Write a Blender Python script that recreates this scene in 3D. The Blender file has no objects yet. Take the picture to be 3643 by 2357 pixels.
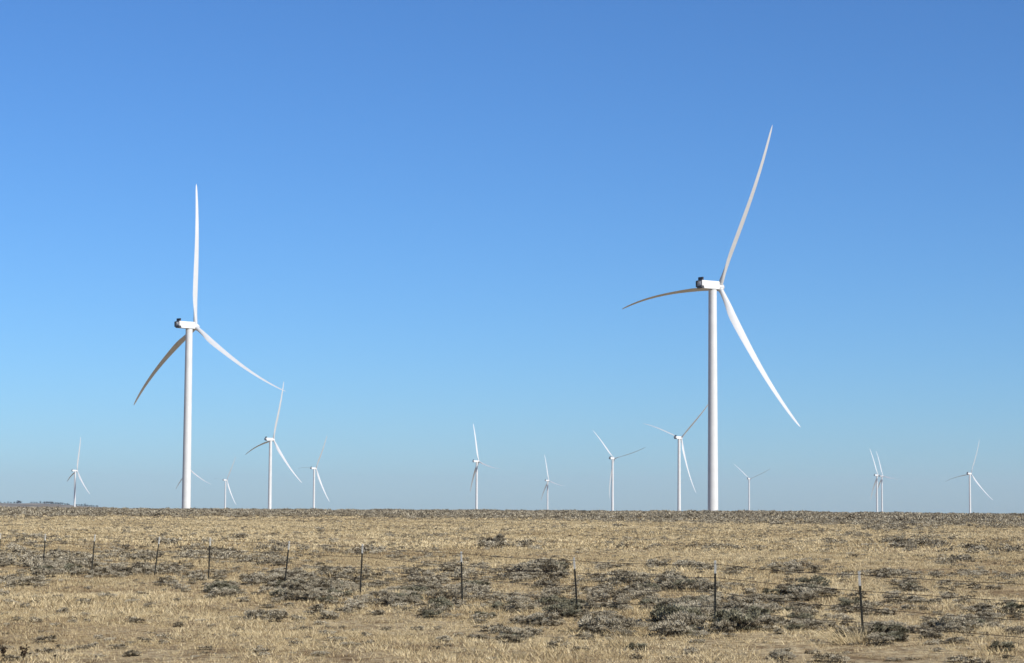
import bpy, math, random
import numpy as np
from mathutils import Matrix, Vector, Euler

scene = bpy.context.scene
COL = scene.collection
rng = np.random.default_rng(7)
rad = math.radians

# ------------------------------------------------------------------ camera
F, CX, CY = 7994.0, 1821.5, 1178.5          # focal length and centre in photo pixels
EYE = 2.4
ROLL = rad(0.3)
PITCH = math.atan((1815.0 - CY) / F)
fw = np.array([0, math.cos(PITCH), math.sin(PITCH)])
rt0 = np.array([1.0, 0, 0]); up0 = np.cross(rt0, fw)
rt = math.cos(ROLL) * rt0 + math.sin(ROLL) * up0
up = -math.sin(ROLL) * rt0 + math.cos(ROLL) * up0
cam_d = bpy.data.cameras.new('camera'); cam = bpy.data.objects.new('camera', cam_d); COL.objects.link(cam)
M = Matrix.Identity(4)
for i in range(3):
    M[i][0] = rt[i]; M[i][1] = up[i]; M[i][2] = -fw[i]
M[2][3] = EYE
cam.matrix_world = M
cam_d.sensor_width = 36; cam_d.lens = F / 3643.0 * 36
cam_d.clip_start = 0.5; cam_d.clip_end = 60000
scene.camera = cam


def project(x, y, z):
    p = np.stack([x, y, z - EYE], -1)
    d = p @ fw
    return CX + F * (p @ rt) / d, CY - F * (p @ up) / d


# ------------------------------------------------------------------ terrain height
TURB = {  # hub centre (x, y, height above the eye), yaw, rotor angle
    1: (-138.0, 976.1, 79.0, 45.1, -1.1), 2: (76.1, 821.3, 82.1, 54.1, 27.3),
    3: (-249.4, 2355.0, 72.4, 50.4, 16.8), 4: (-782.1, 4054.6, 66.8, 57.2, 12.9),
    5: (-587.6, 4118.0, 70.9, 45.4, -4.0), 6: (-646.2, 5116.5, 65.0, 51.1, 33.5),
    7: (-321.9, 3710.1, 67.0, 53.2, 31.1), 8: (-50.5, 3487.0, 75.1, 61.2, -18.3),
    9: (85.8, 5135.4, 68.0, 56.5, -17.2), 10: (157.0, 3439.2, 79.6, 43.6, -45.9),
    11: (187.4, 2483.1, 80.5, 46.3, 45.7), 12: (581.8, 5489.4, 79.4, 39.8, -53.8),
    13: (761.3, 4671.3, 76.3, 60.3, -25.8), 14: (849.9, 5147.1, 82.2, 59.9, -22.2),
    15: (800.5, 3920.3, 67.6, 50.1, 18.2)}
HUB_H = 84.0
HUB_OUT = 3.35
SITES = []
for k, (x, y, z, a, ph) in TURB.items():
    SITES.append((x - HUB_OUT * math.sin(rad(a)), y - HUB_OUT * math.cos(rad(a)), z + EYE - HUB_H))
SITES = np.array(SITES)


def sstep(a, b, v):
    t = np.clip((v - a) / (b - a), 0, 1); return t * t * (3 - 2 * t)


def ground_z(x, y):
    x = np.asarray(x, float); y = np.asarray(y, float)
    und = 0.05 * np.sin(x / 5.3 + 1.1) * np.cos(y / 7.1) + 0.04 * np.sin(x / 2.3 + y / 3.9) + 0.03 * np.sin(y / 1.9 - x / 4.4)
    far_und = 0.10 * np.sin(x / 31 + y / 47 + 0.5) + 0.07 * np.sin(x / 14 - y / 60)
    crest = 2.07 - 0.15 * sstep(40, 130, x)
    near = 0.02 + crest * np.clip((y - 115) / 445, 0, 1) ** 0.95
    near = near + und * (1 - sstep(90, 200, y)) + far_und * sstep(110, 200, y) * 0.6
    w = 0; s = 0
    for sx, sy, sz in SITES:
        q = 1.0 / (((x - sx) ** 2 + (y - sy) ** 2) + 40.0) ** 1.5
        w = w + q; s = s + q * sz
    farz = s / w
    t = sstep(7000, 10500, np.hypot(x, y)); farz = farz * (1 - t) - 14 * t
    t = sstep(560, 790, y)
    return near * (1 - t) + farz * t


def on_ground(px, py):
    """world point where the ray of a photo pixel meets the terrain (used once, to read positions off)"""
    d = fw + rt * (px - CX) / F - up * (py - CY) / F
    d = d / d[1]
    ys = np.concatenate([np.arange(30, 140, 0.05), np.arange(140, 560, 0.5)])
    hz = EYE + d[2] * ys - ground_z(d[0] * ys, ys)
    i = np.argmax(hz <= 0) if (hz <= 0).any() else len(ys) - 1
    return d[0] * ys[i], ys[i]


# ------------------------------------------------------------------ helpers
def tag(o, label=None, cat=None, group=None, kind=None):
    for k, v in (('label', label), ('category', cat), ('group', group), ('kind', kind)):
        if v: o[k] = v
    return o


def empty(name, loc, rz=0):
    o = bpy.data.objects.new(name, None); COL.objects.link(o)
    o.location = loc; o.rotation_euler = (0, 0, rz); o.empty_display_size = 0.3
    return o


def mesh_np(name, verts, faces, mat, smooth=False, attrs=None):
    """verts (n,3); faces (m,k) all with the same number of corners"""
    me = bpy.data.meshes.new(name)
    verts = np.ascontiguousarray(verts, dtype=np.float32); faces = np.ascontiguousarray(faces, dtype=np.int32)
    m, k = faces.shape
    me.vertices.add(len(verts)); me.vertices.foreach_set('co', verts.ravel())
    me.loops.add(m * k); me.loops.foreach_set('vertex_index', faces.ravel())
    me.polygons.add(m); me.polygons.foreach_set('loop_start', np.arange(0, m * k, k, dtype=np.int32))
    me.polygons.foreach_set('loop_total', np.full(m, k, dtype=np.int32))
    if smooth: me.polygons.foreach_set('use_smooth', np.ones(m, dtype=bool))
    for an, av in (attrs or {}).items():
        at = me.attributes.new(an, 'FLOAT', 'POINT'); at.data.foreach_set('value', np.ascontiguousarray(av, dtype=np.float32))
    me.update(calc_edges=True); me.validate()
    me.materials.append(mat)
    return me


def link(name, me, parent=None, loc=None):
    o = bpy.data.objects.new(name, me); COL.objects.link(o)
    if parent: o.parent = parent
    if loc is not None: o.location = loc
    return o


class MB:
    """collects faces of mixed size into one mesh"""
    def __init__(s): s.v = []; s.f = []

    def add(s, vs, fs):
        b = len(s.v); s.v += [tuple(v) for v in vs]; s.f += [tuple(i + b for i in f) for f in fs]

    def box(s, a, b, bev=0.0):
        (x0, y0, z0), (x1, y1, z1) = a, b
        if bev <= 0:
            vs = [(x, y, z) for z in (z0, z1) for y in (y0, y1) for x in (x0, x1)]
            s.add(vs, [(0, 2, 3, 1), (4, 5, 7, 6), (0, 1, 5, 4), (2, 6, 7, 3), (0, 4, 6, 2), (1, 3, 7, 5)])
            return
        s.prism([(y0, z0), (y1, z0), (y1, z1), (y0, z1)], x0, x1, bev)

    def prism(s, poly, x0, x1, bev=0.0):
        """polygon in (y, z) swept along x with chamfered ends"""
        n = len(poly); cy = sum(p[0] for p in poly) / n; cz = sum(p[1] for p in poly) / n

        def ring(x, d):
            return [(x, p[0] - math.copysign(d, p[0] - cy), p[1] - math.copysign(d, p[1] - cz)) for p in poly]
        rings = [ring(x0, bev), ring(x0 + bev, 0), ring(x1 - bev, 0), ring(x1, bev)] if bev else [ring(x0, 0), ring(x1, 0)]
        vs = [v for r in rings for v in r]; fs = [tuple(range(n - 1, -1, -1)), tuple(range((len(rings) - 1) * n, len(rings) * n))]
        for k in range(len(rings) - 1):
            for i in range(n):
                j = (i + 1) % n
                fs.append((k * n + i, k * n + j, (k + 1) * n + j, (k + 1) * n + i))
        s.add(vs, fs)

    def loft(s, rings, cap=True):
        n = len(rings[0]); vs = [v for r in rings for v in r]; fs = []
        for k in range(len(rings) - 1):
            for i in range(n):
                j = (i + 1) % n
                fs.append((k * n + i, k * n + j, (k + 1) * n + j, (k + 1) * n + i))
        if cap:
            fs.append(tuple(range(n - 1, -1, -1))); fs.append(tuple(range((len(rings) - 1) * n, len(rings) * n)))
        s.add(vs, fs)

    def lathe(s, prof, n=24, axis='z', origin=(0, 0, 0)):
        rings = []
        for r, h in prof:
            ring = []
            for i in range(n):
                a = 2 * math.pi * i / n; c, d = r * math.cos(a), r * math.sin(a)
                p = (c, d, h) if axis == 'z' else (h, c, d)
                ring.append(tuple(p[q] + origin[q] for q in range(3)))
            rings.append(ring)
        s.loft(rings)

    def tube(s, pts, r, n=6, r1=None):
        pts = [Vector(p) for p in pts]; rings = []
        for i, p in enumerate(pts):
            t = (pts[min(i + 1, len(pts) - 1)] - pts[max(i - 1, 0)]).normalized()
            a = t.orthogonal().normalized() if i == 0 else (a - t * a.dot(t)).normalized()
            b = t.cross(a); rr = r if r1 is None else r + (r1 - r) * i / (len(pts) - 1)
            rings.append([tuple(p + a * rr * math.cos(2 * math.pi * k / n) + b * rr * math.sin(2 * math.pi * k / n)) for k in range(n)])
        s.loft(rings)

    def mesh(s, name, mat, smooth=False, ang=None):
        me = bpy.data.meshes.new(name); me.from_pydata(s.v, [], s.f)
        if smooth:
            me.polygons.foreach_set('use_smooth', [True] * len(me.polygons))
        me.update(); me.validate()
        if smooth and ang: me.set_sharp_from_angle(angle=rad(ang))
        me.materials.append(mat)
        return me

    def build(s, name, mat, parent=None, smooth=False, ang=40):
        return link(name, s.mesh(name, mat, smooth, ang), parent)


# ------------------------------------------------------------------ materials
def new_mat(name):
    m = bpy.data.materials.new(name); m.use_nodes = True
    nt = m.node_tree; b = nt.nodes['Principled BSDF']; return m, nt, b


def node(nt, t, **kw):
    n = nt.nodes.new(t)
    for k, v in kw.items(): setattr(n, k, v)
    return n


def ramp(nt, fac, stops):
    r = node(nt, 'ShaderNodeValToRGB'); e = r.color_ramp.elements
    while len(e) < len(stops): e.new(0.5)
    for i, (p, c) in enumerate(stops): e[i].position = p; e[i].color = (*c, 1)
    nt.links.new(fac, r.inputs[0]); return r.outputs[0]


def noise(nt, vec, scale, detail=4, rough=0.6):
    n = node(nt, 'ShaderNodeTexNoise'); n.inputs['Scale'].default_value = scale
    n.inputs['Detail'].default_value = detail; n.inputs['Roughness'].default_value = rough
    nt.links.new(vec, n.inputs['Vector']); return n.outputs['Fac']


def mix(nt, fac, a, b, mode='MIX'):
    n = node(nt, 'ShaderNodeMix', data_type='RGBA', blend_type=mode)
    for sock, v in ((n.inputs[0], fac), (n.inputs[6], a), (n.inputs[7], b)):
        if isinstance(v, (int, float)): sock.default_value = v
        elif isinstance(v, tuple): sock.default_value = (*v, 1)
        else: nt.links.new(v, sock)
    return n.outputs[2]


def paint(name, col, rough=0.45, var=0.05, scale=0.6, metal=0.0, spec=0.4):
    m, nt, b = new_mat(name)
    tc = node(nt, 'ShaderNodeTexCoord').outputs['Object']
    f = noise(nt, tc, scale, 5, 0.6)
    c2 = tuple(c * (1 - 2 * var) for c in col)
    nt.links.new(ramp(nt, f, [(0.35, c2), (0.65, col)]), b.inputs['Base Color'])
    b.inputs['Roughness'].default_value = rough; b.inputs['Metallic'].default_value = metal
    b.inputs['Specular IOR Level'].default_value = spec
    return m


M_TOWER = paint('tower_paint', (0.55, 0.55, 0.535), 0.5, 0.05, 0.25)
M_BLADE = paint('blade_paint', (0.47, 0.47, 0.465), 0.5, 0.03, 0.2)
M_NAC = paint('nacelle_paint', (0.60, 0.60, 0.585), 0.45, 0.02, 0.4)
M_DARK = paint('dark_steel_and_rear_shade', (0.035, 0.037, 0.045), 0.55, 0.1, 2)  # dark steel parts; also paints the shade on the nacelle's rear
M_COOL = paint('cooler_black', (0.02, 0.022, 0.035), 0.5, 0.1, 3)
M_POST = paint('fence_post_steel', (0.045, 0.042, 0.03), 0.6, 0.25, 12, spec=0.3)
M_TIP = paint('fence_post_white_tip', (0.70, 0.66, 0.56), 0.6, 0.15, 14)
M_WIRE = paint('rusty_wire', (0.075, 0.050, 0.032), 0.7, 0.2, 8, spec=0.2)
M_BRANCH = paint('shrub_wood', (0.055, 0.043, 0.032), 0.9, 0.25, 20, spec=0.1)
M_WEED = paint('dead_weed', (0.045, 0.030, 0.018), 0.9, 0.25, 20, spec=0.1)
M_STRAW = paint('straw_stalk', (0.42, 0.31, 0.17), 0.9, 0.15, 20, spec=0.1)
M_JUNI = paint('juniper_needles', (0.030, 0.038, 0.026), 0.9, 0.2, 1.2, spec=0.1)
M_BARK = paint('juniper_bark', (0.08, 0.06, 0.045), 0.9, 0.2, 3, spec=0.1)


def leafy(name, stops, attr='tint', rough=0.9, transl=0.0):
    m, nt, b = new_mat(name)
    at = node(nt, 'ShaderNodeAttribute', attribute_name=attr)
    col = ramp(nt, at.outputs['Fac'], stops)
    nt.links.new(col, b.inputs['Base Color'])
    b.inputs['Roughness'].default_value = rough; b.inputs['Specular IOR Level'].default_value = 0.15
    if transl:
        t = node(nt, 'ShaderNodeBsdfTranslucent'); nt.links.new(col, t.inputs['Color'])
        ms = node(nt, 'ShaderNodeMixShader'); ms.inputs[0].default_value = transl
        nt.links.new(b.outputs[0], ms.inputs[1]); nt.links.new(t.outputs[0], ms.inputs[2])
        nt.links.new(ms.outputs[0], nt.nodes['Material Output'].inputs['Surface'])
    return m


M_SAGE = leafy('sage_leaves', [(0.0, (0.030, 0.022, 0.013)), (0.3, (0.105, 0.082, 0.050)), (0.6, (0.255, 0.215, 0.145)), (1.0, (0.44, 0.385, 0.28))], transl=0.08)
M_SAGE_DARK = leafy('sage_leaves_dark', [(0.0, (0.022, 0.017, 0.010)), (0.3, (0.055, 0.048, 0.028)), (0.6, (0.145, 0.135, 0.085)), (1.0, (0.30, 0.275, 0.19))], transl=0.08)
M_GRASS = leafy('dry_grass', [(0.0, (0.075, 0.045, 0.025)), (0.25, (0.22, 0.152, 0.082)), (0.6, (0.475, 0.37, 0.20)), (1.0, (0.68, 0.56, 0.345))], transl=0.2)


def ground_material():
    m, nt, b = new_mat('ground_straw_and_soil')
    tc = node(nt, 'ShaderNodeTexCoord').outputs['Object']
    big = noise(nt, tc, 0.035, 4, 0.55)
    mid = noise(nt, tc, 0.45, 5, 0.65)
    fine = noise(nt, tc, 5.0, 6, 0.75)
    base = ramp(nt, fine, [(0.30, (0.075, 0.050, 0.028)), (0.42, (0.28, 0.205, 0.115)), (0.54, (0.46, 0.37, 0.225)), (0.70, (0.61, 0.515, 0.345))])
    patch = ramp(nt, mid, [(0.36, (0.50, 0.43, 0.38)), (0.50, (0.92, 0.90, 0.87)), (0.66, (1.16, 1.12, 1.05))])
    c = mix(nt, 1.0, base, patch, 'MULTIPLY')
    litter = ramp(nt, big, [(0.40, (0.80, 0.74, 0.68)), (0.55, (1, 1, 1)), (0.70, (1.05, 1.02, 0.97))])
    c = mix(nt, 1.0, c, litter, 'MULTIPLY')
    nt.links.new(c, b.inputs['Base Color'])
    b.inputs['Roughness'].default_value = 1.0; b.inputs['Specular IOR Level'].default_value = 0.05
    bp = node(nt, 'ShaderNodeBump'); bp.inputs['Strength'].default_value = 0.9; bp.inputs['Distance'].default_value = 0.12
    add = node(nt, 'ShaderNodeMath', operation='ADD'); nt.links.new(fine, add.inputs[0]); nt.links.new(mid, add.inputs[1])
    nt.links.new(add.outputs[0], bp.inputs['Height']); nt.links.new(bp.outputs[0], b.inputs['Normal'])
    return m


M_GROUND = ground_material()


def hill_material():
    m, nt, b = new_mat('hill_scrub')
    tc = node(nt, 'ShaderNodeTexCoord').outputs['Object']
    f = noise(nt, tc, 0.02, 6, 0.65)
    nt.links.new(ramp(nt, f, [(0.35, (0.11, 0.095, 0.075)), (0.5, (0.17, 0.145, 0.11)), (0.65, (0.25, 0.21, 0.15))]), b.inputs['Base Color'])
    b.inputs['Roughness'].default_value = 1.0; b.inputs['Specular IOR Level'].default_value = 0.05
    return m


M_HILL = hill_material()

# ------------------------------------------------------------------ ground sheet
a_in = np.radians(np.linspace(-22, 22, 260)); a_out = np.radians(np.linspace(22, 338, 120))[1:-1]
ang = np.concatenate([a_in, a_out])
radii = np.concatenate([[0.5, 4, 10, 18], np.linspace(24, 130, 150), np.linspace(133, 620, 170), np.geomspace(640, 11500, 66)])
AA, RR = np.meshgrid(ang, radii)
gx, gy = RR * np.sin(AA), RR * np.cos(AA)
gz = ground_z(gx, gy)
nA, nR = len(ang), len(radii)
idx = np.arange(nA * nR).reshape(nR, nA)
q = np.stack([idx[:-1], np.roll(idx, -1, 1)[:-1], np.roll(idx, -1, 1)[1:], idx[1:]], -1).reshape(-1, 4)
gv = np.stack([gx, gy, gz], -1).reshape(-1, 3)
me = mesh_np('ground', gv, q, M_GROUND, smooth=True)
g = tag(link('ground', me), kind='structure')

# hill on the left horizon, 5 km away
hx = np.linspace(-2600, -760, 120); hy = np.linspace(-1, 1, 40)
HX, HT = np.meshgrid(hx, hy)


def hill_top(x):
    t = (x + 1130) / 1000.0       # x = -1130 m is the left edge of the picture
    h = np.interp(x, [-2600, -1900, -1400, -1150, -1060, -1000, -960, -925, -890, -860, -800, -760],
                  [20, 17, 13, 10.6, 10.4, 8.2, 5.2, 3.4, 1.6, 0.6, -3, -12])
    return h + 0.35 * np.sin(x / 17.0) + 0.3 * np.sin(x / 41.0 + 1)


HZ = -22 + (hill_top(HX) + EYE + 22) * (1 - np.abs(HT) ** 1.7)
HYW = 5000 + HT * 420 + 18 * np.sin(HX / 60)
hi = np.arange(HX.size).reshape(HX.shape)
hq = np.stack([hi[:-1, :-1], hi[:-1, 1:], hi[1:, 1:], hi[1:, :-1]], -1).reshape(-1, 4)
me = mesh_np('hill', np.stack([HX, HYW, HZ], -1).reshape(-1, 3), hq, M_HILL, smooth=True)
tag(link('hill', me), kind='structure')

# ------------------------------------------------------------------ junipers on the hill
def juniper_meshes(seed):
    r = np.random.default_rng(seed)
    n = 260; c = []
    nb = 6; bc = r.normal(size=(nb, 3)) * [0.9, 0.9, 0.8] + [0, 0, 2.3]
    for i in range(n):
        p = bc[r.integers(nb)] + r.normal(size=3) * [0.55, 0.55, 0.6]
        if p[2] < 0.4: p[2] = 0.4 + r.random()
        d = r.normal(size=3); d /= np.linalg.norm(d); e = np.cross(d, r.normal(size=3)); e /= np.linalg.norm(e)
        c += [p, p + d * 0.5, p + e * 0.5]
    f = np.arange(n * 3).reshape(-1, 3)
    crown = mesh_np('juniper_crown', np.array(c), f, M_JUNI)
    mb = MB(); mb.tube([(0, 0, -0.6), (0.05, 0, 0.9), (-0.05, 0.1, 2.4)], 0.22, 6, 0.08)
    mb.tube([(0.03, 0, 0.8), (0.6, 0.2, 1.9)], 0.1, 5, 0.05); mb.tube([(0.03, 0, 1.0), (-0.5, -0.3, 2.1)], 0.09, 5, 0.04)
    return crown, mb.mesh('juniper_trunk', M_BARK)


JUN = [juniper_meshes(s) for s in (1, 2, 3, 4)]
JPX = ([2, 14, 26, 38, 47, 56, 66, 70, 75, 79, 118, 126, 137, 149, 160, 165, 169, 173, 180, 183, 188, 191, 197, 201, 206, 210, 215, 220, 226,
        238, 243, 248, 253, 270, 280, 290, 296, 302, 308, 313, 317, 322, 330, 336, 346, 352, 358] + [392, 398, 406, 425, 432])
JPX = JPX[:-5]
for i, px in enumerate(JPX):
    x = (px - CX) / F * 5000
    s = {66: 1.5, 70: 1.9, 75: 2.0, 79: 1.3, 149: 1.5, 169: 1.6, 180: 1.8, 191: 1.8, 313: 1.6}.get(px, 0.9 + 0.5 * rng.random())
    y = 5000 + 18 * math.sin(x / 60) - 6 + rng.uniform(-6, 6)
    ht = (y - 5000 - 18 * math.sin(x / 60)) / 420
    z = -22 + (float(hill_top(np.array(x))) + EYE + 22) * (1 - abs(ht) ** 1.7)
    t = empty('juniper_tree', (x, y, z - 0.2), rng.random() * 6.28); t.scale = (s * 0.95, s * 0.95, s * 0.8)
    link('crown', JUN[i % 4][0], t); link('trunk', JUN[i % 4][1], t)
    where = ('at its far left end' if px < 60 else 'in the tall bunch near its left end' if px < 90
             else 'on its upper slope' if px < 195 else 'just left of the leftmost turbine' if px < 262
             else 'just right of the leftmost turbine')
    tag(t, 'tiny dark tree on the far ridge, ' + where, 'tree', 'dark trees on the far ridge')

# ------------------------------------------------------------------ wind turbines
R = 63.0
TILT = rad(3.6)


def blade_mesh():
    rings = []
    ts = [0.012, 0.02, 0.035, 0.05, 0.07, 0.09, 0.115, 0.145, 0.18, 0.22, 0.27, 0.33, 0.4, 0.48, 0.56, 0.64, 0.72, 0.8, 0.87, 0.92, 0.955, 0.98, 0.994, 1.0]
    for t in ts:
        ch = np.interp(t, [0, .04, .10, .16, .21, .3, .45, .6, .75, .88, .95, .98, 1.0], [1.75, 1.75, 2.2, 2.8, 3.1, 3.0, 2.55, 2.1, 1.7, 1.3, 1.0, .65, .12])
        th = np.interp(t, [0, .04, .10, .16, .21, .3, .45, .6, .75, .9, 1.0], [1.75, 1.75, 1.5, 1.25, 1.1, .82, .55, .40, .28, .17, .03])
        rnd = np.interp(t, [0, .04, .17], [1, 1, 0])          # 1 = circle, 0 = airfoil
        tw = -rad(np.interp(t, [0, .1, .2, .4, .7, 1.0], [15, 13, 9, 2.5, -1, -3]))
        ax = R * (0.03 * t + 0.04 * t * t); ty = -R * 0.036 * 4 * t ** 1.5 * (1 - t)
        off = np.interp(t, [0, .05, .2, 1], [0.5, 0.5, 0.33, 0.33])  # chord fraction ahead of the pitch axis
        ring = []; n = 24
        for i in range(n):
            a = 2 * math.pi * i / n
            u = 0.5 * (1 - math.cos(a))                   # 0 leading edge, 1 trailing edge
            yt = 2.6 * (0.2969 * math.sqrt(u) - 0.126 * u - 0.3516 * u * u + 0.2843 * u ** 3 - 0.1036 * u ** 4) / 0.78
            sgn = 1 if a <= math.pi else -1
            camber = 0.10 * 4 * u * (1 - u)
            px = (off - u) * ch
            py = (sgn * yt * (1.1 if sgn > 0 else 0.9) * th / 2 * 1.15 + camber * th)
            cx_, cy_ = math.cos(a) * ch / 2, math.sin(a) * th / 2
            X = rnd * cx_ + (1 - rnd) * px; Y = rnd * cy_ + (1 - rnd) * py
            c, s = math.cos(-tw), math.sin(-tw)
            ring.append((ax + X * c - Y * s, ty + X * s + Y * c, t * R))
        rings.append(ring)
    mb = MB(); mb.loft(rings)
    return mb.mesh('blade', M_BLADE, True, 50)


def make_turbine():
    root = empty('wind_turbine', (0, 0, 0))
    mb = MB()
    TOPZ = HUB_H - 0.98
    prof = [(1.95, -3.0), (1.95, 0.0)]
    for s in (0.0, 0.27, 0.52, 0.76, 1.0):                 # faint flange seams between the tower sections
        z = 0.3 + s * (TOPZ - 0.7); r = 1.93 + (1.50 - 1.93) * s
        prof += [(r, z - 0.08), (r + 0.035, z - 0.07), (r + 0.035, z + 0.07), (r - 0.005, z + 0.08)]
    prof += [(1.50, TOPZ)]
    mb.lathe(prof, 48)
    tower = mb.build('tower', M_TOWER, root, True, 30)
    # nacelle: long box with a raised, cut-back lower rear corner
    z0, z1 = HUB_H - 0.98, HUB_H + 1.98
    n = MB()
    side = [(-6.25, z0 + 0.92), (-5.45, z0 + 0.92), (-5.25, z0), (2.05, z0), (2.15, z0 + 0.25), (2.15, z1 - 0.3), (1.95, z1), (-6.35, z1)]
    hw = 1.55
    L = [(x, -hw, z) for x, z in side]; Rr = [(x, hw, z) for x, z in side]
    c = 0.10; cx_, cz_ = -1.9, (z0 + z1) / 2

    def inset(pts, y):
        return [(p[0] - math.copysign(c, p[0] - cx_), y, p[2] - math.copysign(c, p[2] - cz_)) for p in pts]
    n.loft([inset(L, -hw), [(p[0], -hw + c, p[2]) for p in L], [(p[0], hw - c, p[2]) for p in Rr], inset(Rr, hw)])
    nac = n.build('nacelle', M_NAC, root)
    # rear housing with an open frame, its shade painted in as dark colour
    r = MB()
    r.box((-6.78, -hw + 0.02, z1 - 0.55), (-6.36, hw - 0.02, z1 - 0.18))       # top rail
    r.box((-6.78, -hw + 0.02, z0 + 0.95), (-6.36, -hw + 0.32, z1 - 0.56))      # near post
    r.box((-6.78, hw - 0.32, z0 + 0.95), (-6.36, hw - 0.02, z1 - 0.56))
    r.box((-6.74, -hw + 0.02, z0 + 0.45), (-6.27, hw - 0.02, z0 + 0.93))       # lower sill
    r.box((-6.22, -hw + 0.12, z0 + 0.04), (-5.28, hw - 0.12, z0 + 0.88))       # lower rear belly
    r.build('rear_frame', M_DARK, nac)
    w = MB(); w.add([(-6.84, -1.50, z1 - 0.5), (-7.25, -0.30, z1 - 0.5), (-6.84, -1.50, z0 + 1.0), (-6.80, -1.47, z1 - 0.5), (-7.21, -0.27, z1 - 0.5), (-6.80, -1.47, z0 + 1.0)],
                    [(0, 1, 2), (5, 4, 3), (0, 3, 4, 1), (1, 4, 5, 2), (2, 5, 3, 0)])
    w.build('rear_panel', M_NAC, nac)
    # cooler on top at the rear
    k = MB()
    zc = z1 + 0.02
    k.box((-5.9, -1.25, zc + 0.12), (-5.3, 1.25, zc + 0.30)); k.box((-5.9, -1.25, zc + 1.05), (-5.3, 1.25, zc + 1.16))
    for i in range(7):
        y = -1.25 + i * (2.5 - 0.14) / 6; k.box((-5.86, y, zc + 0.30), (-5.34, y + 0.14, zc + 1.05))
    k.box((-5.66, -1.2, zc + 0.31), (-5.54, 1.2, zc + 1.04))
    for y in (-1.1, 0.9): k.box((-5.8, y, zc - 0.04), (-5.4, y + 0.18, zc + 0.12))
    k.build('cooler', M_COOL, nac)
    m = MB()
    m.tube([(-4.7, 0.4, z1), (-4.7, 0.4, z1 + 1.25)], 0.05, 8); m.tube([(-4.7, 0.0, z1 + 1.2), (-4.7, 0.8, z1 + 1.2)], 0.04, 8)
    m.lathe([(0.02, 0), (0.14, 0.05), (0.14, 0.14), (0.02, 0.2)], 10, 'z', (-4.7, 0.0, z1 + 1.2))
    m.build('wind_sensor', M_DARK, nac)
    y = MB(); y.lathe([(1.42, z0 - 0.10), (1.62, z0 - 0.02), (1.62, z0 + 0.06)], 40); y.build('yaw_ring', M_DARK, nac)
    # hub with rounded nose, tilted
    h = MB()
    h.lathe([(1.25, -1.15), (1.42, -0.9), (1.5, -0.3), (1.48, 0.4), (1.32, 1.0), (1.0, 1.55), (0.55, 1.95), (0.12, 2.1)], 32, 'x')
    for kk in range(3):
        a = kk * 2 * math.pi / 3; d_ = Vector((0, -math.sin(a), math.cos(a)))
        h.tube([d_ * 0.9, d_ * 1.75], 0.98, 28)
    hub = h.build('hub', M_BLADE, root, True, 35)
    hub.location = (HUB_OUT, 0, HUB_H)
    bm_ = blade_mesh(); bl = []
    for kk in range(3):
        b = link('blade', bm_, root); b.location = (HUB_OUT, 0, HUB_H); bl.append(b)
    return root


def children(o): return [c for c in bpy.data.objects if c.parent == o]


def copy_tree(o, parent=None):
    c = o.copy(); COL.objects.link(c); c.parent = parent
    for ch in children(o): copy_tree(ch, c)
    return c


TLAB = {
    1: 'tall turbine on the left, one blade straight up, a dark blade behind its tower',
    2: 'largest white wind turbine, right of centre, with a dark blade reaching out to the left',
    3: 'middle-sized turbine whose raised blade touches the blade tip of the tall left turbine',
    4: 'leftmost small turbine, its tower standing in front of the wooded ridge',
    5: 'small turbine mostly hidden behind the tower of the tall left turbine, two blade halves showing',
    6: 'tiny turbine standing between the tall left turbine and the middle-sized one',
    7: 'small turbine just right of the middle-sized one on the left half',
    8: 'turbine left of the middle, the taller one of the two near the middle',
    9: 'small turbine, the lower one of the two near the middle',
    10: 'small turbine with two blades raised in a V, left of the largest turbine',
    11: 'middle-sized turbine close left of the largest tower, a blade passing behind that tower',
    12: 'tiny turbine with two blades in a V, first one right of the largest tower',
    13: 'left turbine of the overlapping pair at the right',
    14: 'right turbine of the overlapping pair at the right',
    15: 'rightmost small turbine, standing alone near the right edge'}
proto = make_turbine()
for k, (x, y, z, a, ph) in TURB.items():
    o = proto if k == 2 else copy_tree(proto)
    sx, sy, sz = SITES[k - 1]
    o.location = (sx, sy, sz); o.rotation_euler = (0, 0, math.pi / 2 - rad(a))
    tag(o, TLAB[k], 'wind turbine', 'white wind turbines across the plain')
    TURB[k] = (*TURB[k], o)
bpy.context.view_layer.update()
for k, v in TURB.items():
    o, ph = v[5], rad(v[4]); n = 0
    base = Matrix.Rotation(-TILT, 4, 'Y')
    for ch in children(o):
        kind = ch.name.split('.')[0]
        if kind == 'blade':
            ch.rotation_euler = (base @ Matrix.Rotation(ph + n * 2 * math.pi / 3, 4, 'X') @ Matrix.Rotation(rad({1: 4, 2: 11, 10: -8, 11: -8, 12: -8}.get(k, 8)), 4, 'Z')).to_euler(); n += 1
        elif kind == 'hub':
            ch.rotation_euler = (base @ Matrix.Rotation(ph, 4, 'X')).to_euler()

# ------------------------------------------------------------------ barbed wire fence
# top and foot of each post read from the photograph: px of top, px of foot, height of the top above ground zero
POSTS = [(8, 4, 1.30), (167, 161, 1.34), (343, 331, 1.40), (572, 552, 1.42), (752, 746, 1.46), (1032, 1012, 1.45), (1292, 1283, 1.46),
         (1641.6, 1648, 1.37), (2041, 2057, 1.35), (2541.6, 2540, 1.41), (3051, 3067, 1.325)]
fence = empty('wire_fence', (-22, 98, 0))
tag(fence, 'barbed wire fence on thin steel posts with white tips crossing the field', 'fence')


def fence_xy(px):
    t = (px - CX) / F + 0.0006; d = 27.0 / (t + 0.5); return t * d, d


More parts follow.
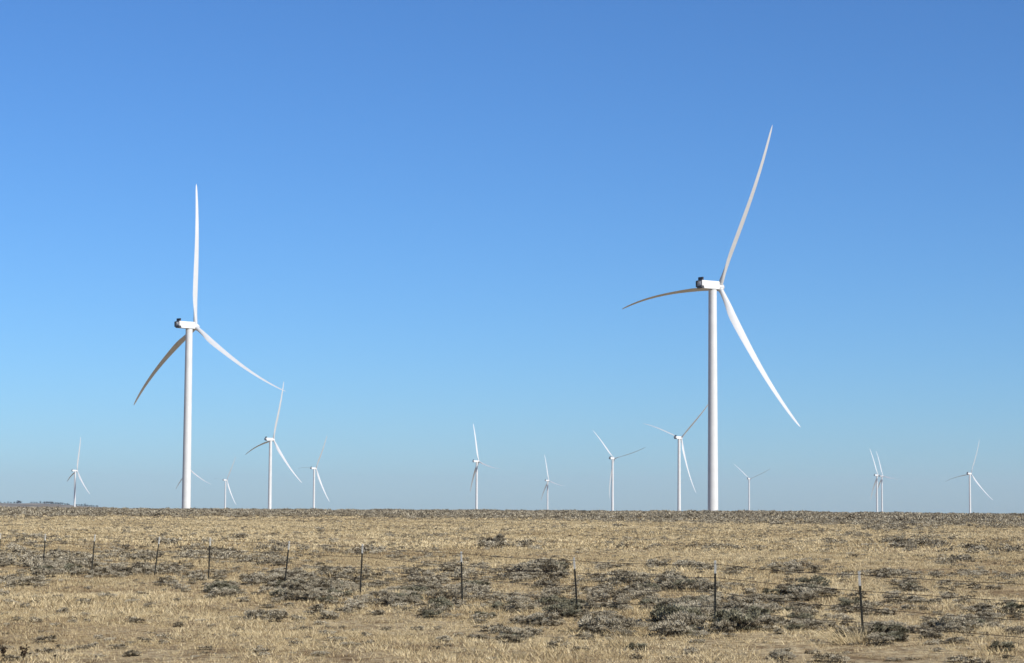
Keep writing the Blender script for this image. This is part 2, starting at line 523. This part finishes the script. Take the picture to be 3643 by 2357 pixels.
plist = []
for (pt, pf, zt) in POSTS:
    x, y = fence_xy(pf); xt = ((pt - CX) / F + 0.00052) * y
    plist.append((x, y, xt, y + 0.03, zt))
x0, y0 = plist[0][:2]
plist.insert(0, (x0 - 3.4, y0 + 6.9, x0 - 3.45, y0 + 6.9, 1.3)); plist.insert(0, (x0 - 6.8, y0 + 13.6, x0 - 6.7, y0 + 13.6, 1.33))
x1, y1 = plist[-1][:2]
plist.append((x1 + 2.9, y1 - 5.8, x1 + 2.95, y1 - 5.8, 1.31)); plist.append((x1 + 5.7, y1 - 11.5, x1 + 5.7, y1 - 11.5, 1.3))
off = Vector(fence.location)
WZ = [-0.065, -0.345, -0.635, -0.93]
wire_pts = [[] for _ in WZ]
for i, (xb, yb, xt, yt, zt) in enumerate(plist):
    zb = float(ground_z(xb, yb)) - 0.35
    B = Vector((xb, yb, zb)); T = Vector((xt, yt, zt)); B = B + (B - T) * 0.12
    L = (T - B).length; p = MB()
    # T-section steel post: web and flange, studs on the face
    tip0 = L - 0.26
    p.box((-0.021, -0.006, 0), (0.021, 0.000, tip0)); p.box((-0.0035, 0.0, 0), (0.0035, 0.036, tip0))
    s = 0.3
    while s < tip0 - 0.03:
        p.box((-0.008, -0.014, s), (0.008, -0.006, s + 0.02)); s += 0.055
    o = p.build('post', M_POST, fence)
    c = MB(); c.box((-0.022, -0.007, tip0), (0.022, 0.001, L)); c.box((-0.0045, 0.001, tip0), (0.0045, 0.037, L)); c.build('post_tip', M_TIP, o)
    zdir = (T - B).normalized(); ydir = Vector((0.5, 1, 0)).normalized(); xdir = ydir.cross(zdir).normalized(); ydir = zdir.cross(xdir)
    o.matrix_world = Matrix.Translation(B - off) @ Matrix((xdir, ydir, zdir)).transposed().to_4x4()
    for j, dz in enumerate(WZ):
        f = (T.z + dz + rng.normal() * 0.012 - B.z) / (T.z - B.z)
        q_ = B.lerp(T, f) - ydir * 0.018 - off
        wire_pts[j].append(q_)
for j in range(4):
    w = MB(); pts = []
    for i in range(len(plist) - 1):
        a, b = wire_pts[j][i], wire_pts[j][i + 1]
        sag = [0.03, 0.02, 0.045, 0.03][j] * (0.6 + rng.random())
        nseg = 8
        for s in range(nseg):
            t = s / nseg; q_ = a.lerp(b, t); q_.z -= sag * 4 * t * (1 - t); pts.append(q_)
    pts.append(wire_pts[j][-1])
    w.tube(pts, 0.0052, 5)
    # barbs: short pairs of points twisted round the strand
    for i in range(len(pts) - 1):
        a, b = pts[i], pts[i + 1]; L = (b - a).length; nb = max(1, int(L / 0.13))
        for s in range(nb):
            q_ = a.lerp(b, (s + 0.5) / nb); an = rng.random() * 3.14
            d1 = Vector((0.35, 0.2, 1)).normalized() if s % 2 else Vector((0.5, -0.6, 0.8)).normalized()
            w.add([q_ - d1 * 0.016 + Vector((0.003, 0, 0)), q_ - d1 * 0.016 - Vector((0.003, 0, 0)), q_ + d1 * 0.016 + Vector((0, 0.003, 0))], [(0, 1, 2)])
    w.build('barbed_wire', M_WIRE, fence)

# ------------------------------------------------------------------ sagebrush
def bush_arrays(seed, n, leaf, clumps, h=0.62, upright=0.75):
    """leafy dome about 1 m in radius; returns triangle verts (3n,3) and a tint per vertex"""
    r = np.random.default_rng(seed)
    nc = clumps
    ca = r.random(nc) * 2 * math.pi; cr = np.sqrt(r.random(nc)) * 0.72
    cc = np.stack([cr * np.cos(ca), cr * np.sin(ca), h * (0.45 + 0.45 * (1 - cr ** 2)) * (0.55 + 0.6 * r.random(nc))], 1)
    cs = (0.13 + 0.13 * r.random(nc)) * (1.5 if nc < 9 else 1.0)
    ctint = np.where(r.random(nc) < 0.22, -0.42, 0.08) + r.normal(0, 0.10, nc)   # some clumps tinted dark to paint in shaded gaps
    k = r.integers(0, nc, n)
    d = r.normal(size=(n, 3)); d[:, 2] = np.abs(d[:, 2]) * 0.9 + 0.05
    d /= np.linalg.norm(d, axis=1)[:, None]
    rr = cs[k] * (0.35 + 0.65 * np.sqrt(r.random(n)))
    p = cc[k] + d * rr[:, None] * [1.0, 1.0, 0.8]
    sk = r.random(n) < 0.34                                   # low skirt of litter and dead twigs; its dark tint also paints shade
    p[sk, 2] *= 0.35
    dirn = d + [0, 0, upright] + r.normal(size=(n, 3)) * 0.35
    dirn /= np.linalg.norm(dirn, axis=1)[:, None]
    side = np.cross(dirn, r.normal(size=(n, 3))); side /= np.linalg.norm(side, axis=1)[:, None]
    ln = leaf * (0.6 + 0.9 * r.random(n)); wd = leaf * 0.30 * (0.6 + 0.8 * r.random(n))
    a = p - side * wd[:, None]; b = p + side * wd[:, None]; c = p + dirn * ln[:, None]
    p0 = np.stack([a, b, c], 1).reshape(-1, 3)
    p0[:, 2] = np.maximum(p0[:, 2], 0.0)
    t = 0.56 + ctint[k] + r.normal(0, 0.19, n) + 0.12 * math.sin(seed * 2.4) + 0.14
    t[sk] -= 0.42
    return p0, np.repeat(np.clip(t, 0, 1), 3)


def bush_branches(seed):
    r = np.random.default_rng(seed + 50); mb = MB()
    for i in range(16):
        a = r.random() * 6.28; rr = 0.25 + 0.55 * r.random(); z = 0.28 + 0.3 * r.random()
        mb.tube([(0.06 * math.cos(a), 0.06 * math.sin(a), -0.05), (rr * 0.5 * math.cos(a + .2), rr * 0.5 * math.sin(a + .2), z * 0.45),
                 (rr * math.cos(a), rr * math.sin(a), z)], 0.022, 5, 0.006)
    return mb.mesh('branches', M_BRANCH)


# where the brush grows, read off the photograph: x, y, half width, half height in photo pixels, cover, bush size factor
BLOBS = [
    (60, 1985, 130, 40, .85, 1.0), (220, 2010, 180, 45, .95, 1.0), (420, 1990, 170, 32, .85, 1.0), (500, 2030, 200, 28, .7, .9), (330, 1965, 60, 14, .5, .9),
    (690, 1972, 90, 22, .8, 1.0), (800, 1975, 70, 22, .95, 1.1), (610, 2085, 45, 22, .8, 1.0), (690, 2060, 60, 22, .7, 1.0), (800, 2105, 80, 35, .7, 1.0),
    (350, 2125, 40, 14, .6, .9), (470, 2115, 50, 15, .35, .9), (300, 2150, 40, 12, .4, .8), (100, 2070, 160, 20, .5, .9), (20, 2080, 60, 30, .5, .9),
    (960, 1960, 80, 18, .6, 1.0), (940, 1993, 110, 24, .6, 1.0), (1120, 1960, 110, 14, .6, 1.0), (1220, 1966, 60, 14, .7, 1.0), (1310, 1960, 50, 16, .9, 1.1),
    (1010, 2075, 120, 35, .8, 1.0), (1090, 2050, 130, 28, .7, 1.0), (1190, 2048, 60, 24, .9, 1.0), (1150, 2120, 180, 45, .85, 1.05), (1040, 2125, 70, 22, .9, 1.0),
    (1250, 2140, 80, 40, .8, 1.0), (980, 2200, 110, 22, .55, .9), (1140, 2200, 80, 26, .6, .9), (1300, 2100, 120, 45, .6, .9), (1350, 2050, 60, 20, .7, 1.0),
    (1480, 2130, 120, 45, .8, 1.05), (1500, 2060, 90, 28, .6, 1.0), (1640, 2045, 90, 28, .6, 1.0), (1450, 2180, 110, 35, .6, 1.0), (1580, 2185, 100, 50, .7, 1.0),
    (1540, 1985, 110, 18, .45, .9), (1390, 1975, 60, 14, .45, .9), (1660, 2120, 110, 40, .7, 1.0), (1740, 2190, 120, 50, .75, 1.0), (1620, 2240, 110, 22, .35, .9),
    (1750, 1942, 32, 14, 1.0, 1.3), (1800, 1950, 45, 10, .9, 1.0), (1890, 1946, 50, 9, .8, 1.0), (1565, 1952, 22, 9, .9, 1.0), (1530, 1933, 16, 8, .9, 1.0),
    (1940, 2050, 60, 26, 1.0, 1.4), (1860, 2055, 60, 22, .8, 1.1), (1990, 2085, 140, 26, .7, 1.0), (1950, 2135, 35, 18, .9, 1.0), (1830, 2160, 60, 35, .7, 1.0),
    (1900, 2210, 110, 45, .9, 1.1), (2000, 2180, 110, 40, .8, 1.05), (1850, 2240, 60, 40, .7, 1.0), (2070, 2250, 90, 22, .9, 1.2), (2190, 2245, 70, 22, .8, 1.1),
    (2210, 2075, 60, 18, 1.0, 1.3), (2270, 2100, 70, 22, .7, 1.0), (2140, 2125, 90, 18, .7, 1.0), (2290, 2125, 60, 16, .8, 1.0), (2400, 2090, 60, 22, 1.0, 1.2),
    (2470, 2095, 60, 20, .9, 1.1), (2550, 2105, 60, 22, .6, 1.0), (2390, 2215, 80, 42, 1.0, 1.4), (2480, 2180, 120, 45, .85, 1.1), (2620, 2220, 100, 38, .95, 1.3),
    (2540, 2240, 100, 35, .7, 1.0), (2350, 2165, 60, 25, .6, 1.0), (2300, 2258, 40, 18, .8, 1.0), (2180, 2180, 90, 40, .55, 1.0), (2650, 2160, 90, 26, .7, 1.0),
    (2000, 1992, 40, 14, .5, .9), (2130, 2018, 45, 14, .5, .9), (2340, 2020, 36, 12, .7, 1.0), (2460, 2022, 60, 16, .75, 1.1), (2600, 2040, 60, 18, .4, .9),
    (2800, 2015, 110, 14, .6, 1.0), (2830, 2025, 70, 14, .6, 1.0), (2980, 2060, 60, 14, .7, 1.0), (2880, 2118, 60, 26, 1.0, 1.25), (2950, 2133, 35, 14, .9, 1.0),
    (3000, 2133, 30, 10, .9, 1.0), (2780, 2135, 60, 22, .9, 1.0), (2760, 2170, 90, 26, .7, 1.0), (2860, 2190, 90, 22, .7, 1.0), (3050, 2165, 80, 22, .8, 1.0),
    (2860, 2215, 40, 16, 1.0, 1.1), (2770, 2240, 50, 30, .7, 1.0), (2910, 2240, 50, 14, .7, 1.0), (3120, 2268, 70, 26, 1.0, 1.4), (3020, 2235, 60, 16, .6, 1.0),
    (3190, 2145, 40, 16, .9, 1.0), (3250, 2150, 50, 12, .6, 1.0), (3350, 2180, 150, 35, .65, 1.0), (3420, 2245, 70, 26, .9, 1.1), (3300, 2255, 110, 26, .6, 1.0),
    (3530, 2195, 120, 40, .7, 1.0), (3550, 2320, 50, 24, .9, 1.1), (3440, 2310, 160, 26, .5, 1.0), (3220, 2350, 40, 12, .8, 1.0), (3200, 2290, 80, 22, .5, 1.0),
    (2880, 2290, 60, 10, .6, .9), (2800, 2325, 60, 16, .6, 1.0), (1980, 2300, 40, 14, .8, .9), (2060, 2240, 120, 30, .6, 1.0), (2200, 2300, 120, 22, .3, .9),
    (3230, 1940, 80, 12, .9, 1.2), (3330, 1940, 50, 9, .8, 1.0), (3450, 1955, 60, 10, .8, 1.1), (3550, 1960, 90, 14, .6, 1.0), (3270, 1912, 50, 7, .7, .9),
    (3040, 1903, 50, 7, .7, .9), (2960, 1930, 60, 10, .6, .9), (2600, 1950, 160, 10, .55, 1.0), (2250, 1945, 130, 10, .55, 1.0), (2450, 1958, 90, 8, .5, .9),
    (2300, 1918, 120, 7, .4, .9), (2480, 1886, 70, 6, .5, .9), (3150, 1880, 80, 7, .8, 1.1), (2900, 1885, 90, 6, .5, .9), (440, 1887, 22, 8, .9, 1.0),
    (530, 1886, 14, 4, .9, .9), (860, 1917, 18, 8, .9, 1.0), (1195, 1930, 14, 8, .9, 1.0), (600, 1932, 50, 8, .9, 1.0), (700, 1935, 50, 7, .7, .9),
    (90, 1912, 60, 6, .6, 1.0), (200, 1918, 60, 5, .4, .9), (1140, 1895, 14, 6, .9, 1.0), (1460, 1908, 140, 8, .45, .9), (1600, 1905, 90, 7, .5, .9),
    (1010, 1896, 60, 5, .3, .8), (1650, 1890, 30, 5, .5, .9), (3400, 1995, 60, 12, .6, 1.0), (3450, 2045, 50, 12, .7, 1.0), (3200, 2050, 60, 12, .6, 1.0),
    (3330, 2055, 70, 14, .5, 1.0), (3250, 2090, 70, 16, .45, 1.0), (3400, 2100, 70, 16, .6, 1.0), (3110, 2045, 40, 8, .8, .9), (3030, 1980, 18, 7, .9, .9),
    (2200, 1870, 20, 4, .8, .9), (2430, 1880, 20, 5, .9, 1.0), (2800, 1960, 200, 14, .25, .9), (3580, 2060, 80, 20, .4, 1.0), (2960, 2345, 60, 12, .4, .9)]
BL = np.array(BLOBS)


def cover(px, py, y):
    """brush cover and size where a point of the terrain appears in the photograph"""
    c = np.zeros_like(px); s = np.ones_like(px)
    for bx, by, rx, ry, w, sz in BL:
        e = w * np.exp(-(((px - bx) / rx) ** 2 + ((py - by) / ry) ** 2) ** 1.5 * 0.9)
        s = np.where(e > c, sz, s); c = np.maximum(c, e)
        if w >= 0.6 and rx >= 50: c = np.maximum(c, 0.34 * np.exp(-(((px - bx) / (rx * 1.6)) ** 2 + ((py - by) / (ry * 1.6)) ** 2)))
    low = np.interp(px, [-400, 0, 1200, 1800, 2400, 3000, 3643, 4000], [1838, 1836, 1836, 1846, 1858, 1868, 1876, 1880])
    band = 0.62 * (1 - sstep(-4, 6, py - low))
    band = band * np.clip(1 + 0.7 * patch_noise(px * 0.021, py * 0.42 + 1) + 0.35 * patch_noise(px * 0.06, py * 0.9), 0.15, 1.4)
    c = np.maximum(c, band)
    return c, s


def patch_noise(x, y):
    return (np.sin(x * 0.9 + 1.3 * np.sin(y * 0.37)) * np.sin(y * 0.61 + 1.1 * np.sin(x * 0.53)) + 0.6 * np.sin(x * 2.3 + y * 1.1) * np.sin(y * 1.9 - x * 0.7)) / 1.6


def scatter(ymin, ymax, dens, amax=0.262):
    n = int(dens * amax * (ymax ** 2 - ymin ** 2))
    y = np.sqrt(rng.uniform(ymin ** 2, ymax ** 2, n)); t = rng.uniform(-amax, amax, n)
    return y * t, y


bx_, by_, bs_ = [], [], []
for (ya, yb, dens, smin, smax, stray) in [(35, 60, 5.2, .10, .44, .06), (60, 120, 3.8, .12, .54, .05), (120, 330, .8, .22, .75, .035), (330, 600, .55, .30, 1.1, .06)]:
    x, y = scatter(ya, yb, dens)
    px, py = project(x, y, ground_z(x, y))
    c, s = cover(px, py, y)
    outside = (px < -60) | (px > 3700)
    c = np.where(outside & (y < 320), 0.45 + 0.4 * patch_noise(x / 3, y / 4), c)
    c = np.maximum(c, stray) * np.clip(0.82 + 0.95 * patch_noise(x * 2.1, y * 1.3) + 0.25 * patch_noise(x * 0.6 + 4, y * 0.45), 0, 1.25)
    keep = rng.random(len(x)) < c
    sz = rng.uniform(smin, smax, len(x)) ** 1.0 * (0.55 + 0.45 * np.clip(c * 1.2, 0, 1)) * np.where(s > 1, s ** 1.3, s)
    bx_.append(x[keep]); by_.append(y[keep]); bs_.append(sz[keep])
# small brown scrub scattered between the sagebrush
nmain = sum(len(a) for a in bx_)
for (ya, yb, dens, smin, smax) in [(35, 130, 1.8, .06, .17), (130, 330, .85, .10, .28), (330, 600, .14, .2, .5)]:
    x, y = scatter(ya, yb, dens)
    keep = rng.random(len(x)) < np.clip(0.35 + 0.55 * patch_noise(x * 0.35 + 5, y * 0.22 + 2) + 0.3 * patch_noise(x * 1.1, y * 0.7), 0.04, 1)
    bx_.append(x[keep]); by_.append(y[keep]); bs_.append(rng.uniform(smin, smax, keep.sum()))
X = np.concatenate(bx_); Y = np.concatenate(by_); S = np.concatenate(bs_)
# keep post feet visible: nothing big directly in front of a post
Z = ground_z(X, Y)
PX, PY = project(X, Y, Z)
size_px = S / Y * F
infr = (np.arange(len(X)) < nmain) & (PX > 5) & (PX < 3638) & (PY < 2350) & (PY > 1800)
order = np.argsort(-np.where(infr, size_px, -1))
indiv = order[:300]
rest = np.setdiff1d(np.arange(len(X)), indiv)
print('bushes', len(X), 'smallest individual px', size_px[indiv[-1]])

NPROTO = 10
near_lod = []
for i in range(NPROTO):
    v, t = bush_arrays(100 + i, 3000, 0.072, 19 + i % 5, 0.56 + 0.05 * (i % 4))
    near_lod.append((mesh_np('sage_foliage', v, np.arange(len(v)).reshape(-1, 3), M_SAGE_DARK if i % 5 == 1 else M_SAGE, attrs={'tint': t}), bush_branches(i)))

fpost_px = [p[0] for p in POSTS]
ORD = ['first', 'second', 'third', 'fourth', 'fifth', 'sixth', 'seventh', 'eighth', 'ninth', 'tenth', 'eleventh']


def sage_label(x, y, px, s, spx):
    fy_px = [(p[1], i) for i, p in enumerate(POSTS)]
    line = 0.5 * y + x                                     # the fence runs where x + y/2 = 13.5 * 2
    d = (x + 0.5 * y - 13.5) / 1.118                       # + beyond the fence, - on the camera's side
    near_i = min(range(len(POSTS)), key=lambda i: abs(POSTS[i][1] - px))
    tall = 'large' if spx > 88 else 'middle-sized' if spx > 68 else 'low'
    if abs(POSTS[near_i][1] - px) < 45: at = 'by the %s fence post from the left' % ORD[near_i]
    else:
        j = sum(1 for p in POSTS if p[1] < px)
        at = 'right of the last fence post' if j >= 11 else 'between %s and %s fence posts' % (ORD[j - 1], ORD[j])
    if d < -9: dep = 'low in the near foreground'
    elif d < -4: dep = 'well in front of the fence'
    elif d < -1: dep = 'just in front of the fence'
    elif d < 1: dep = 'under the fence wires'
    elif d < 6: dep = 'just beyond the fence'
    elif d < 20: dep = 'a little way beyond the fence'
    else: dep = 'well beyond the fence'
    return '%s sagebrush %s, %s' % (tall, dep, at)


for n_, i in enumerate(indiv):
    fo, br = near_lod[int(rng.integers(NPROTO))]
    s = float(S[i]) * 1.02
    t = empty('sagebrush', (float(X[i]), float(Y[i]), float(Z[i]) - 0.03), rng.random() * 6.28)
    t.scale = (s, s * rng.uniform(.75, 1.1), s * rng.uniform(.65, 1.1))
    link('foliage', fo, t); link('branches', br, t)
    tag(t, sage_label(X[i], Y[i], PX[i], S[i], size_px[i]), 'shrub', 'sagebrush bushes on the dry plain')


def merge(protos, xs, ys, zs, ss, hz=(0.55, 1.0), tint_sd=0.14):
    V, T = [], []
    which = rng.integers(0, len(protos), len(xs))
    for k, (v, t) in enumerate(protos):
        m = np.where(which == k)[0]
        if not len(m): continue
        a = rng.random(len(m)) * 2 * math.pi; c, s = np.cos(a), np.sin(a)
        s1 = ss[m]; s2 = ss[m] * rng.uniform(.8, 1.1, len(m)); s3 = ss[m] * rng.uniform(*hz, len(m))
        vx = v[None, :, 0] * s1[:, None]; vy = v[None, :, 1] * s2[:, None]
        out = np.stack([vx * c[:, None] - vy * s[:, None] + xs[m][:, None], vx * s[:, None] + vy * c[:, None] + ys[m][:, None],
                        v[None, :, 2] * s3[:, None] + zs[m][:, None] - 0.02], -1)
        V.append(out.reshape(-1, 3)); T.append((t[None, :] + rng.normal(0, tint_sd, len(m))[:, None]).ravel())
    return np.concatenate(V), np.clip(np.concatenate(T), 0, 1)


lodA = [bush_arrays(200 + i, 700, 0.125, 15, 0.6) for i in range(8)]
lodB = [bush_arrays(220 + i, 200, 0.18, 10, 0.5, 0.3) for i in range(8)]
lodC = [bush_arrays(240 + i, 90, 0.26, 8, 0.40, 0.1) for i in range(8)]
VV, TT = [], []
for lod, lo, hi_ in ((lodA, 0, 95), (lodB, 95, 230), (lodC, 230, 1e9)):
    for small in (0, 1):
        m = rest[(Y[rest] >= lo) & (Y[rest] < hi_) & ((rest >= nmain) == bool(small))]
        if len(m):
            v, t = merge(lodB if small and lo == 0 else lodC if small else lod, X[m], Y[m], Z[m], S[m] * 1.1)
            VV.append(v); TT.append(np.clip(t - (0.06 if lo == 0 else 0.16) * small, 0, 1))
v = np.concatenate(VV); t = np.concatenate(TT)
print('rest sage tris', len(v) // 3)
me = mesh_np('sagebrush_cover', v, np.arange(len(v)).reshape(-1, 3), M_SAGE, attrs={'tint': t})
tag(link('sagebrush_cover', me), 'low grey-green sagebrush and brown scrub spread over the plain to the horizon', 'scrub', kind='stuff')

# ------------------------------------------------------------------ dry grass
def tuft_arrays(seed, n, h, w, spread):
    r = np.random.default_rng(seed)
    a = r.random(n) * 2 * math.pi; rr = spread * np.sqrt(r.random(n))
    p = np.stack([rr * np.cos(a), rr * np.sin(a), np.full(n, -0.01)], 1)
    lean = r.random(n) * 1.5 + 0.15; la = a + r.normal(0, 0.7, n)
    hh = h * (0.45 + 0.75 * r.random(n))
    tip = p + np.stack([np.cos(la) * lean * hh, np.sin(la) * lean * hh, hh], 1)
    sa = r.random(n) * math.pi; sd = np.stack([np.cos(sa), np.sin(sa), np.zeros(n)], 1) * w * (0.6 + 0.8 * r.random(n))[:, None]
    v = np.stack([p - sd, p + sd, tip], 1).reshape(-1, 3)
    t = np.repeat(0.58 + r.normal(0, 0.14, n), 3)
    return v, t


VV, TT = [], []
for (ya, yb, dens, n, h, w, sp, smin, smax) in [
        (33, 52, 52, 12, .068, .006, .10, .3, 1.5), (52, 80, 30, 12, .075, .008, .14, .3, 1.5),
        (80, 130, 13, 12, .095, .013, .22, .4, 1.4), (130, 300, 3.2, 11, .13, .03, .42, .4, 1.3), (300, 600, .55, 10, .16, .07, .8, .4, 1.2)]:
    x, y = scatter(ya, yb, dens)
    px, py = project(x, y, ground_z(x, y)); c, s = cover(px, py, y)
    pn = patch_noise(x * 0.55 + 3, y * 0.35)
    bare = sstep(0.25, 0.75, patch_noise(x * 0.9 + 7, y * 0.4 + 3)) * (1 - sstep(60, 90, y))
    keep = rng.random(len(x)) < np.clip(1.0 - 0.22 * c + 0.25 * pn - 0.7 * bare, 0.08, 1)
    x, y, pn = x[keep], y[keep], pn[keep]
    protos = [tuft_arrays(int(ya) * 10 + i, n, h, w, sp) for i in range(10)]
    ss = rng.uniform(smin, smax, len(x)) * (1 + 0.45 * pn) * (1 + 0.8 * np.clip(c[keep] - 0.3, 0, 1))
    v, t = merge(protos, x, y, ground_z(x, y) + 0.02, ss, (0.7, 1.3), 0.12 if ya < 80 else 0.09)
    streak = 0.10 * patch_noise(v[:, 0] * 0.07 + 2, v[:, 1] * 0.11 + 5)
    red = streak + np.clip(patch_noise(v[:, 0] * 0.21 + 9, v[:, 1] * 0.16), -1, 1) * 0.15 + np.clip(patch_noise(v[:, 0] * 1.3 + 4, v[:, 1] * 0.9 + 1), -1, 1) * 0.16
    VV.append(v); TT.append(np.clip(t + red + (0.09 if ya >= 130 else 0.02), 0, 1))
v = np.concatenate(VV); t = np.concatenate(TT)
print('grass tris', len(v) // 3)
me = mesh_np('dry_grass', v, np.arange(len(v)).reshape(-1, 3), M_GRASS, attrs={'tint': t})
tag(link('dry_grass', me), 'short straw-coloured dry grass covering the whole field', 'grass', kind='stuff')


# ------------------------------------------------------------------ single plants one can tell apart
def weed(px, py, h, label):
    x, y = on_ground(px, py); z = float(ground_z(x, y)); r = random.Random(px)
    t = empty('dead_weed', (x, y, z)); tag(t, label, 'weed')
    s = MB(); l = MB()
    for i in range(6):
        a = r.random() * 6.28; hh = h * r.uniform(.6, 1.0); sp = 0.3 * hh
        pts = [(0, 0, -0.03), (sp * .3 * math.cos(a), sp * .3 * math.sin(a), hh * .5), (sp * math.cos(a), sp * math.sin(a), hh)]
        s.tube(pts, 0.008, 5, 0.003)
        for k in range(7):
            f = 0.3 + 0.7 * k / 6; b = Vector(pts[0]).lerp(Vector(pts[2]), f)
            d = Vector((r.uniform(-1, 1), r.uniform(-1, 1), r.uniform(-.6, .9))).normalized() * 0.06
            w = d.orthogonal().normalized() * 0.018
            l.add([b, b + d * .5 + w, b + d, b + d * .5 - w], [(0, 1, 2, 3)])
    s.build('stem', M_WEED, t); l.build('leaves', M_WEED, t)


weed(85, 2345, 0.22, 'dark withered weed in the bottom left corner of the field')
weed(12, 2338, 0.20, 'dark withered weed cut by the left edge near the bottom corner')


def bunch(px, py, h, spread, n, label, lean=(0, 0)):
    x, y = on_ground(px, py); z = float(ground_z(x, y)); r = np.random.default_rng(px)
    t = tuft_arrays(px, n, h, 0.006, spread); v = t[0].copy()
    v[:, 0] += lean[0] * np.maximum(v[:, 2], 0); v[:, 1] += lean[1] * np.maximum(v[:, 2], 0)
    me = mesh_np('bunch_grass', v, np.arange(len(v)).reshape(-1, 3), M_GRASS, attrs={'tint': np.clip(t[1] + .08, 0, 1)})
    tag(link('bunch_grass', me, None, (x, y, z)), label, 'grass clump')


bunch(3030, 2290, 0.34, 0.34, 240, 'tall pale bunch of straw grass just left of the last fence post', (-0.45, 0))
bunch(2215, 2300, 0.26, 0.16, 90, 'thin pale straw tuft at the foot of the brush below the ninth post', (-0.5, 0))
bunch(1075, 2200, 0.26, 0.14, 60, 'thin pale straw tuft in front of the sixth fence post', (-0.4, 0))

x, y = on_ground(2217, 2292); z = float(ground_z(x, y))
s = MB(); s.tube([(0, 0, 0.02), (-0.15, 0.05, 0.16), (-0.34, 0.1, 0.30)], 0.011, 6, 0.005); s.tube([(-0.15, 0.05, 0.16), (-0.2, 0.02, 0.27)], 0.006, 5, 0.003)
o = s.build('dead_branch', M_STRAW); o.location = (x, y, z)
tag(o, 'bare pale branch sticking out of the sagebrush between the ninth and tenth fence posts', 'branch')

# ------------------------------------------------------------------ thin dusty air over the plain
mh = bpy.data.materials.new('haze'); mh.use_nodes = True; hn = mh.node_tree
hn.nodes.remove(hn.nodes['Principled BSDF'])
pv = hn.nodes.new('ShaderNodeVolumePrincipled'); pv.inputs['Color'].default_value = (0.90, 0.93, 1.0, 1)
pv.inputs['Density'].default_value = 4.5e-5; pv.inputs['Anisotropy'].default_value = 0.2
hn.links.new(pv.outputs[0], hn.nodes['Material Output'].inputs['Volume'])
hb = MB(); hb.box((-12000, -12000, -27), (12000, 12000, 175))
tag(hb.build('haze', mh), 'thin pale haze over the far plain', 'haze', kind='stuff')

# ------------------------------------------------------------------ light and sky
SUN_AZ, SUN_EL = rad(130.0), rad(33.0)      # azimuth clockwise from +Y
w = bpy.data.worlds.new('World'); scene.world = w; w.use_nodes = True
nt = w.node_tree; bg = nt.nodes['Background']
sky = nt.nodes.new('ShaderNodeTexSky'); sky.sky_type = 'NISHITA'; sky.sun_disc = False
sky.sun_elevation = SUN_EL; sky.sun_rotation = SUN_AZ
sky.altitude = 1000; sky.air_density = 1.0; sky.dust_density = 0.6; sky.ozone_density = 10.0
gm = nt.nodes.new('ShaderNodeGamma'); gm.inputs[1].default_value = 1.1; nt.links.new(sky.outputs[0], gm.inputs[0])
nt.links.new(mix(nt, 1.0, gm.outputs[0], (0.85, 0.965, 1.0), 'MULTIPLY'), bg.inputs['Color'])
bg.inputs['Strength'].default_value = 0.078
sd = bpy.data.lights.new('sun', 'SUN'); sd.energy = 5.0; sd.angle = rad(0.53); sd.color = (1.0, 0.965, 0.90)
so = bpy.data.objects.new('sun', sd); COL.objects.link(so)
to_sun = Vector((math.sin(SUN_AZ) * math.cos(SUN_EL), math.cos(SUN_AZ) * math.cos(SUN_EL), math.sin(SUN_EL)))
so.rotation_euler = to_sun.to_track_quat('Z', 'Y').to_euler(); so.location = (30, -20, 60)

vs = scene.view_settings
vs.view_transform = 'Standard'; vs.look = 'None'; vs.gamma = 1.0; vs.exposure = 0.45; vs.use_curve_mapping = False
